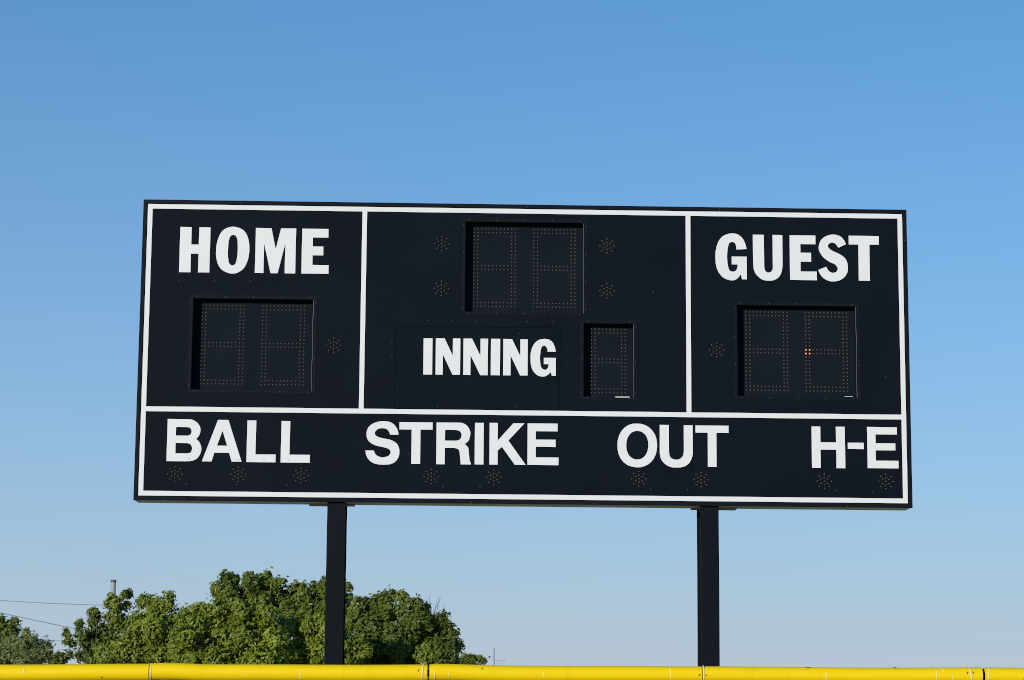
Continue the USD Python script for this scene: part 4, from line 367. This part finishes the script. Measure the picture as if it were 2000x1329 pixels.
# ---------------------------------------------------------------- trees
def leaf_mat(name, dark, mid, light, trans=0.26):
    return usdkit.material(stage, '/World/Looks/' + name, {
        'g': ('geometry', {}), 'n': ('noise_texture', {'scale': 1.1, 'detail': 3.0}),
        'a': ('math', {'math_type': 'multiply_add', 'value2': 0.55, 'value3': 0.0}),
        'b': ('math', {'math_type': 'multiply_add', 'value2': 0.55}),
        'r': ('rgb_ramp', {'ramp': [(0.25, dark), (0.55, mid), (0.85, light)]}),
        'p': ('principled_bsdf', {'roughness': 0.45, 'specular_ior_level': 0.45}),
        't': ('translucent_bsdf', {}), 'x': ('mix_closure', {'fac': trans})},
        [('g.position', 'n.vector'), ('g.random_per_island', 'a.value1'), ('n.fac', 'b.value1'), ('a.value', 'b.value3'), ('b.value', 'r.fac'),
         ('r.color', 'p.base_color'), ('r.color', 't.color'), ('p.BSDF', 'x.closure1'), ('t.BSDF', 'x.closure2')], surface='x.closure')
LM = {'fresh': leaf_mat('leaf_fresh_green', (0.150, 0.190, 0.008), (0.375, 0.405, 0.020), (0.54, 0.54, 0.065), 0.20),
      'deep': leaf_mat('leaf_deep_green', (0.085, 0.118, 0.006), (0.255, 0.290, 0.014), (0.48, 0.47, 0.045)),
      'grey': leaf_mat('leaf_grey_green', (0.16, 0.190, 0.050), (0.32, 0.350, 0.10), (0.43, 0.44, 0.17))}
M['bark'] = mat('bark', (0.10, 0.080, 0.060), rough=0.9, spec=0.1, vary=0.4, scale=8.0, stretch=(1, 1, 0.25), bump=0.6, bscale=20.0)
def unit(v): return v/np.maximum(np.linalg.norm(v, axis=-1, keepdims=True), 1e-9)
def leaves(lobes, size, per_area, r, slim=0.55, out=0.8, droop=0.15):
    """leaf blades gathered on twigs through the outer part of each lobe: rows of (x, y, z, radius)"""
    C, N, S = [], [], []
    for x, y, z, rad in lobes:
        tw = max(5, int(per_area*rad*rad*(0.52 if rad > .27 else 1.0)))
        d = unit(r.normal(size=(tw, 3))); d[:, 2] += 0.12; d = unit(d)
        f = rad*np.where(r.random(tw) < .22, r.uniform(.25, .6, tw), 0.66 + 0.30*r.random(tw))*(1 + 0.13*np.sin(d[:, 0]*7+x*9)*np.sin(d[:, 2]*6+z*7))
        tc = np.array([x, y, z]) + d*f[:, None]*np.array([1, 1, 0.92])
        m = r.integers(16, 38, tw); rep = np.repeat(np.arange(tw), m)
        sp = (0.050 + 0.065*r.random(tw))[rep, None]*min(1.0, .55 + rad)
        off = r.normal(size=(len(rep), 3))
        C.append(tc[rep] + off*sp); N.append(unit(d[rep]*.75 + unit(off)*.55)); S.append(size*1.14*(0.55+0.85*r.random(len(rep))))
    C, N, S = np.vstack(C), np.vstack(N), np.concatenate(S)
    n = unit(N*out + r.normal(size=C.shape)*0.26 + np.array([-.30, -.42, 0.22]))
    t = unit(np.cross(n, r.normal(size=C.shape))); t[:, 2] -= droop; t = unit(t)
    b = unit(np.cross(n, t)); n = np.cross(t, b)
    L, Wd = S[:, None], S[:, None]*slim
    V = np.stack([C-t*L/2, C + b*Wd/2 + n*Wd*0.16 - t*L*0.06, C+t*L/2, C - b*Wd/2 + n*Wd*0.16 - t*L*0.06], 1).reshape(-1, 3)
    k = np.arange(len(C))[:, None]*4
    F = np.concatenate([k + [0, 2, 1], k + [0, 3, 2]])
    return V, F
def tree(name, label, category, key, leafm, size, dens, seed, slim=0.5, group=None, twigs=None, depth=1.0, base=1.0):
    r = np.random.default_rng(seed)
    Y = CROWNS[key][0]; L0 = np.array(CROWNS[key][1:])
    xs = L0[:, 0]; cx = float(np.average(xs, weights=L0[:, 2]**2)); wd = max(xs.max()-xs.min(), .6)
    lobes = []
    for x, z, rad in L0:
        rad *= .92
        dy = r.uniform(-.5, .5)*min(wd, 3)*.30*depth
        lobes.append((x, Y+dy, z, rad))
        if rad > .27:
            lobes.append((x+r.normal()*.06, Y+dy+rad*r.uniform(.7, 1.4), z-rad*.2, rad*.8))
            lobes.append((x+r.normal()*.15, Y+dy-rad*r.uniform(.7, 1.2), z-rad*.45, rad*.75))
    zl = L0[:, 1].min(); zm = zl - .5
    low = []
    while zm > base:
        for q in range(max(2, int(wd/1.0))):
            low.append((cx + r.uniform(-.46, .46)*wd, Y + r.uniform(-.3, .3)*min(wd, 3), zm, r.uniform(.38, .55)))
        zm -= .55
    t = thing(name, label, category, (cx, Y, 0), group)
    th = max(0.9, (L0[:, 1].max())*.30); tr = .035*L0[:, 1].max()*.6
    wob = lambda p, q, n=6, a=.12: [np.array(p)+(np.array(q)-np.array(p))*s + np.array([r.normal()*a, r.normal()*a, 0])*math.sin(math.pi*s)*.7 for s in np.linspace(0, 1, n)]
    tk = [tube(wob((cx, Y, -.05), (cx+.05, Y, th)), np.linspace(tr*1.25, tr*.8, 6), 9)]
    obj('trunk', tk, M['bark'], t, smooth=True)
    br = []
    for x, y, z, rad in lobes:
        if rad < .1 or y < Y-.25: continue
        br.append(tube(wob((cx, Y, th-.08), (x, y, z), 7, .18), np.linspace(tr*.3, .006, 7), 6))
        for q in range(3):
            d = unit(r.normal(size=3)); br.append(tube(wob((x, y, z), (x+d[0]*rad, y+d[1]*rad, z+abs(d[2])*rad), 4, .04), np.linspace(.010, .003, 4), 4))
    obj('branch', br, M['bark'], t, kind='stuff')
    V, F = leaves(lobes, size, dens, r, slim)
    if low:
        V2, F2 = leaves(low, size*1.3, dens*.45, r, slim); F = np.vstack([F, F2+len(V)]); V = np.vstack([V, V2])
    obj('crown', (V, F), leafm, t, kind='stuff')
    if twigs: obj('bare_twig', twigs, M['bark'], t)
    return t
def twig(p, q, r0, seed):
    r = np.random.default_rng(seed); p, q = np.array(p), np.array(q)
    return tube([p+(q-p)*s + r.normal(size=3)*.02*math.sin(math.pi*s) for s in np.linspace(0, 1, 6)], np.linspace(r0, r0*.35, 6), 5)
tw = []
for k, (a, b) in enumerate((((-1.10, 51.9, 4.35), (-1.13, 51.9, 5.10)), ((-1.05, 51.9, 4.4), (-.80, 51.9, 4.98)), ((-1.0, 51.9, 4.3), (-.93, 51.9, 4.86)), ((-.95, 51.9, 4.35), (-.66, 51.9, 4.80)), ((-1.2, 51.9, 4.4), (-1.22, 51.9, 4.9)), ((-.9, 51.9, 4.6), (-.86, 51.9, 5.0)), ((-1.3, 51.8, 4.2), (-1.05, 51.8, 4.55)), ((-1.1, 51.8, 4.1), (-1.42, 51.8, 4.45)))):
    tw.append(twig(a, b, .011, k))
tree('broadleaf_tree', 'dark leafy tree cut off by the left edge of the picture', 'tree', 't1', LM['deep'], .12, 260, 1)
tree('willow_tree', 'pale grey-green willow at the far left above the yellow fence cap', 'tree', 't2', LM['grey'], .11, 330, 2, slim=.26)
tree('shrub', 'small dark shrub in the gap between the willow and the large tree group', 'shrub', 't2b', LM['deep'], .11, 260, 3)
tree('broadleaf_tree', 'dark clumpy tree rising around the grey utility pole', 'tree', 't3', LM['deep'], .125, 300, 4)
tree('broadleaf_tree', 'light green bushy tree just right of the utility pole', 'tree', 't4', LM['fresh'], .105, 380, 5)
tree('broadleaf_tree', 'wide light green tree in front, left of the left scoreboard post', 'tree', 't5', LM['fresh'], .105, 380, 6)
tree('broadleaf_tree', 'tallest dark green tree with lumpy crown behind the left scoreboard post', 'tree', 't6', LM['deep'], .135, 300, 7)
tree('broadleaf_tree', 'low green tree in front of the tallest tree, beside the left scoreboard post', 'tree', 't7', LM['fresh'], .105, 360, 8)
tree('broadleaf_tree', 'rounded tree right of the left scoreboard post with bare twigs and a shaded right side', 'tree', 't8', LM['deep'], .115, 340, 9, twigs=tw)
tree('shrub', 'small light green shrub low in front of the rounded tree beside the middle fence joint', 'shrub', 't8b', LM['fresh'], .10, 420, 12)
tree('shrub', 'small dark shrub at the right end of the trees', 'shrub', 't9', LM['deep'], .10, 420, 10)

# ---------------------------------------------------------------- poles and wires
M['pole'] = mat('pole_grey', (0.30, 0.31, 0.32), rough=0.7, vary=0.15, scale=2.0)
M['polecap'] = mat('pole_cap', (0.08, 0.085, 0.09), rough=0.6)
M['cable'] = mat('cable_black', (0.19, 0.205, 0.225), rough=0.6)
up1 = thing('utility_pole', 'grey utility pole with dark cap rising behind the left trees', 'pole', (-15.97, 87.32, 0))
obj('shaft', tube([[-15.97, 87.32, 0], [-15.97, 87.32, 4], [-15.97, 87.32, 7.22]], [.17, .14, .118], 16), M['pole'], up1, smooth=40)
obj('cap', tube([[-15.97, 87.32, 7.22], [-15.97, 87.32, 7.34]], .128, 16), M['polecap'], up1, smooth=40)
up2 = thing('distant_pole', 'thin dark pole with short arms standing alone right of the trees', 'pole', (2.90, 152.3, 0))
obj('shaft', tube([[2.9, 152.3, 0], [2.9, 152.3, 3], [2.9, 152.3, 6.1]], [.06, .05, .042], 10), M['cable'], up2, smooth=40)
obj('arm', tube([[2.9, 152.3, 5.16], [3.8, 152.3, 5.22]], .016, 6), M['cable'], up2)
obj('arm', tube([[2.9, 152.3, 4.93], [3.75, 152.3, 5.05]], .011, 6), M['cable'], up2)
def cable(p, q, sag, r, label):
    p, q = np.array(p, float), np.array(q, float)
    path = [p+(q-p)*s - np.array([0, 0, sag*4*s*(1-s)]) for s in np.linspace(0, 1, 24)]
    o = thing('overhead_cable', label, 'cable', (float(p[0]), float(p[1]), 0))
    obj('wire', tube(path, r, 6), M['cable'], o)
cable((-25.8, 87.32, 6.71), (-15.97, 87.30, 6.17), .10, .016, 'upper dark cable running from the left edge to the utility pole')
cable((-25.8, 86.0, 6.85), (-14.2, 87.0, 4.45), .08, .019, 'steeper dark cable sloping down behind the dark clumpy tree')
cable((-22.37, 72.32, 9.42), (-10.2, 72.32, 6.42), .10, .0013, 'faintest topmost thin wire high above the utility pole')
cable((-22.3, 72.32, 7.91), (-10.2, 72.32, 6.04), .10, .0014, 'faint thin wire just left of the utility pole top')
cable((-20.55, 92.3, 4.72), (-17.6, 92.3, 4.70), .01, .012, 'short low cable in the gap right of the willow')
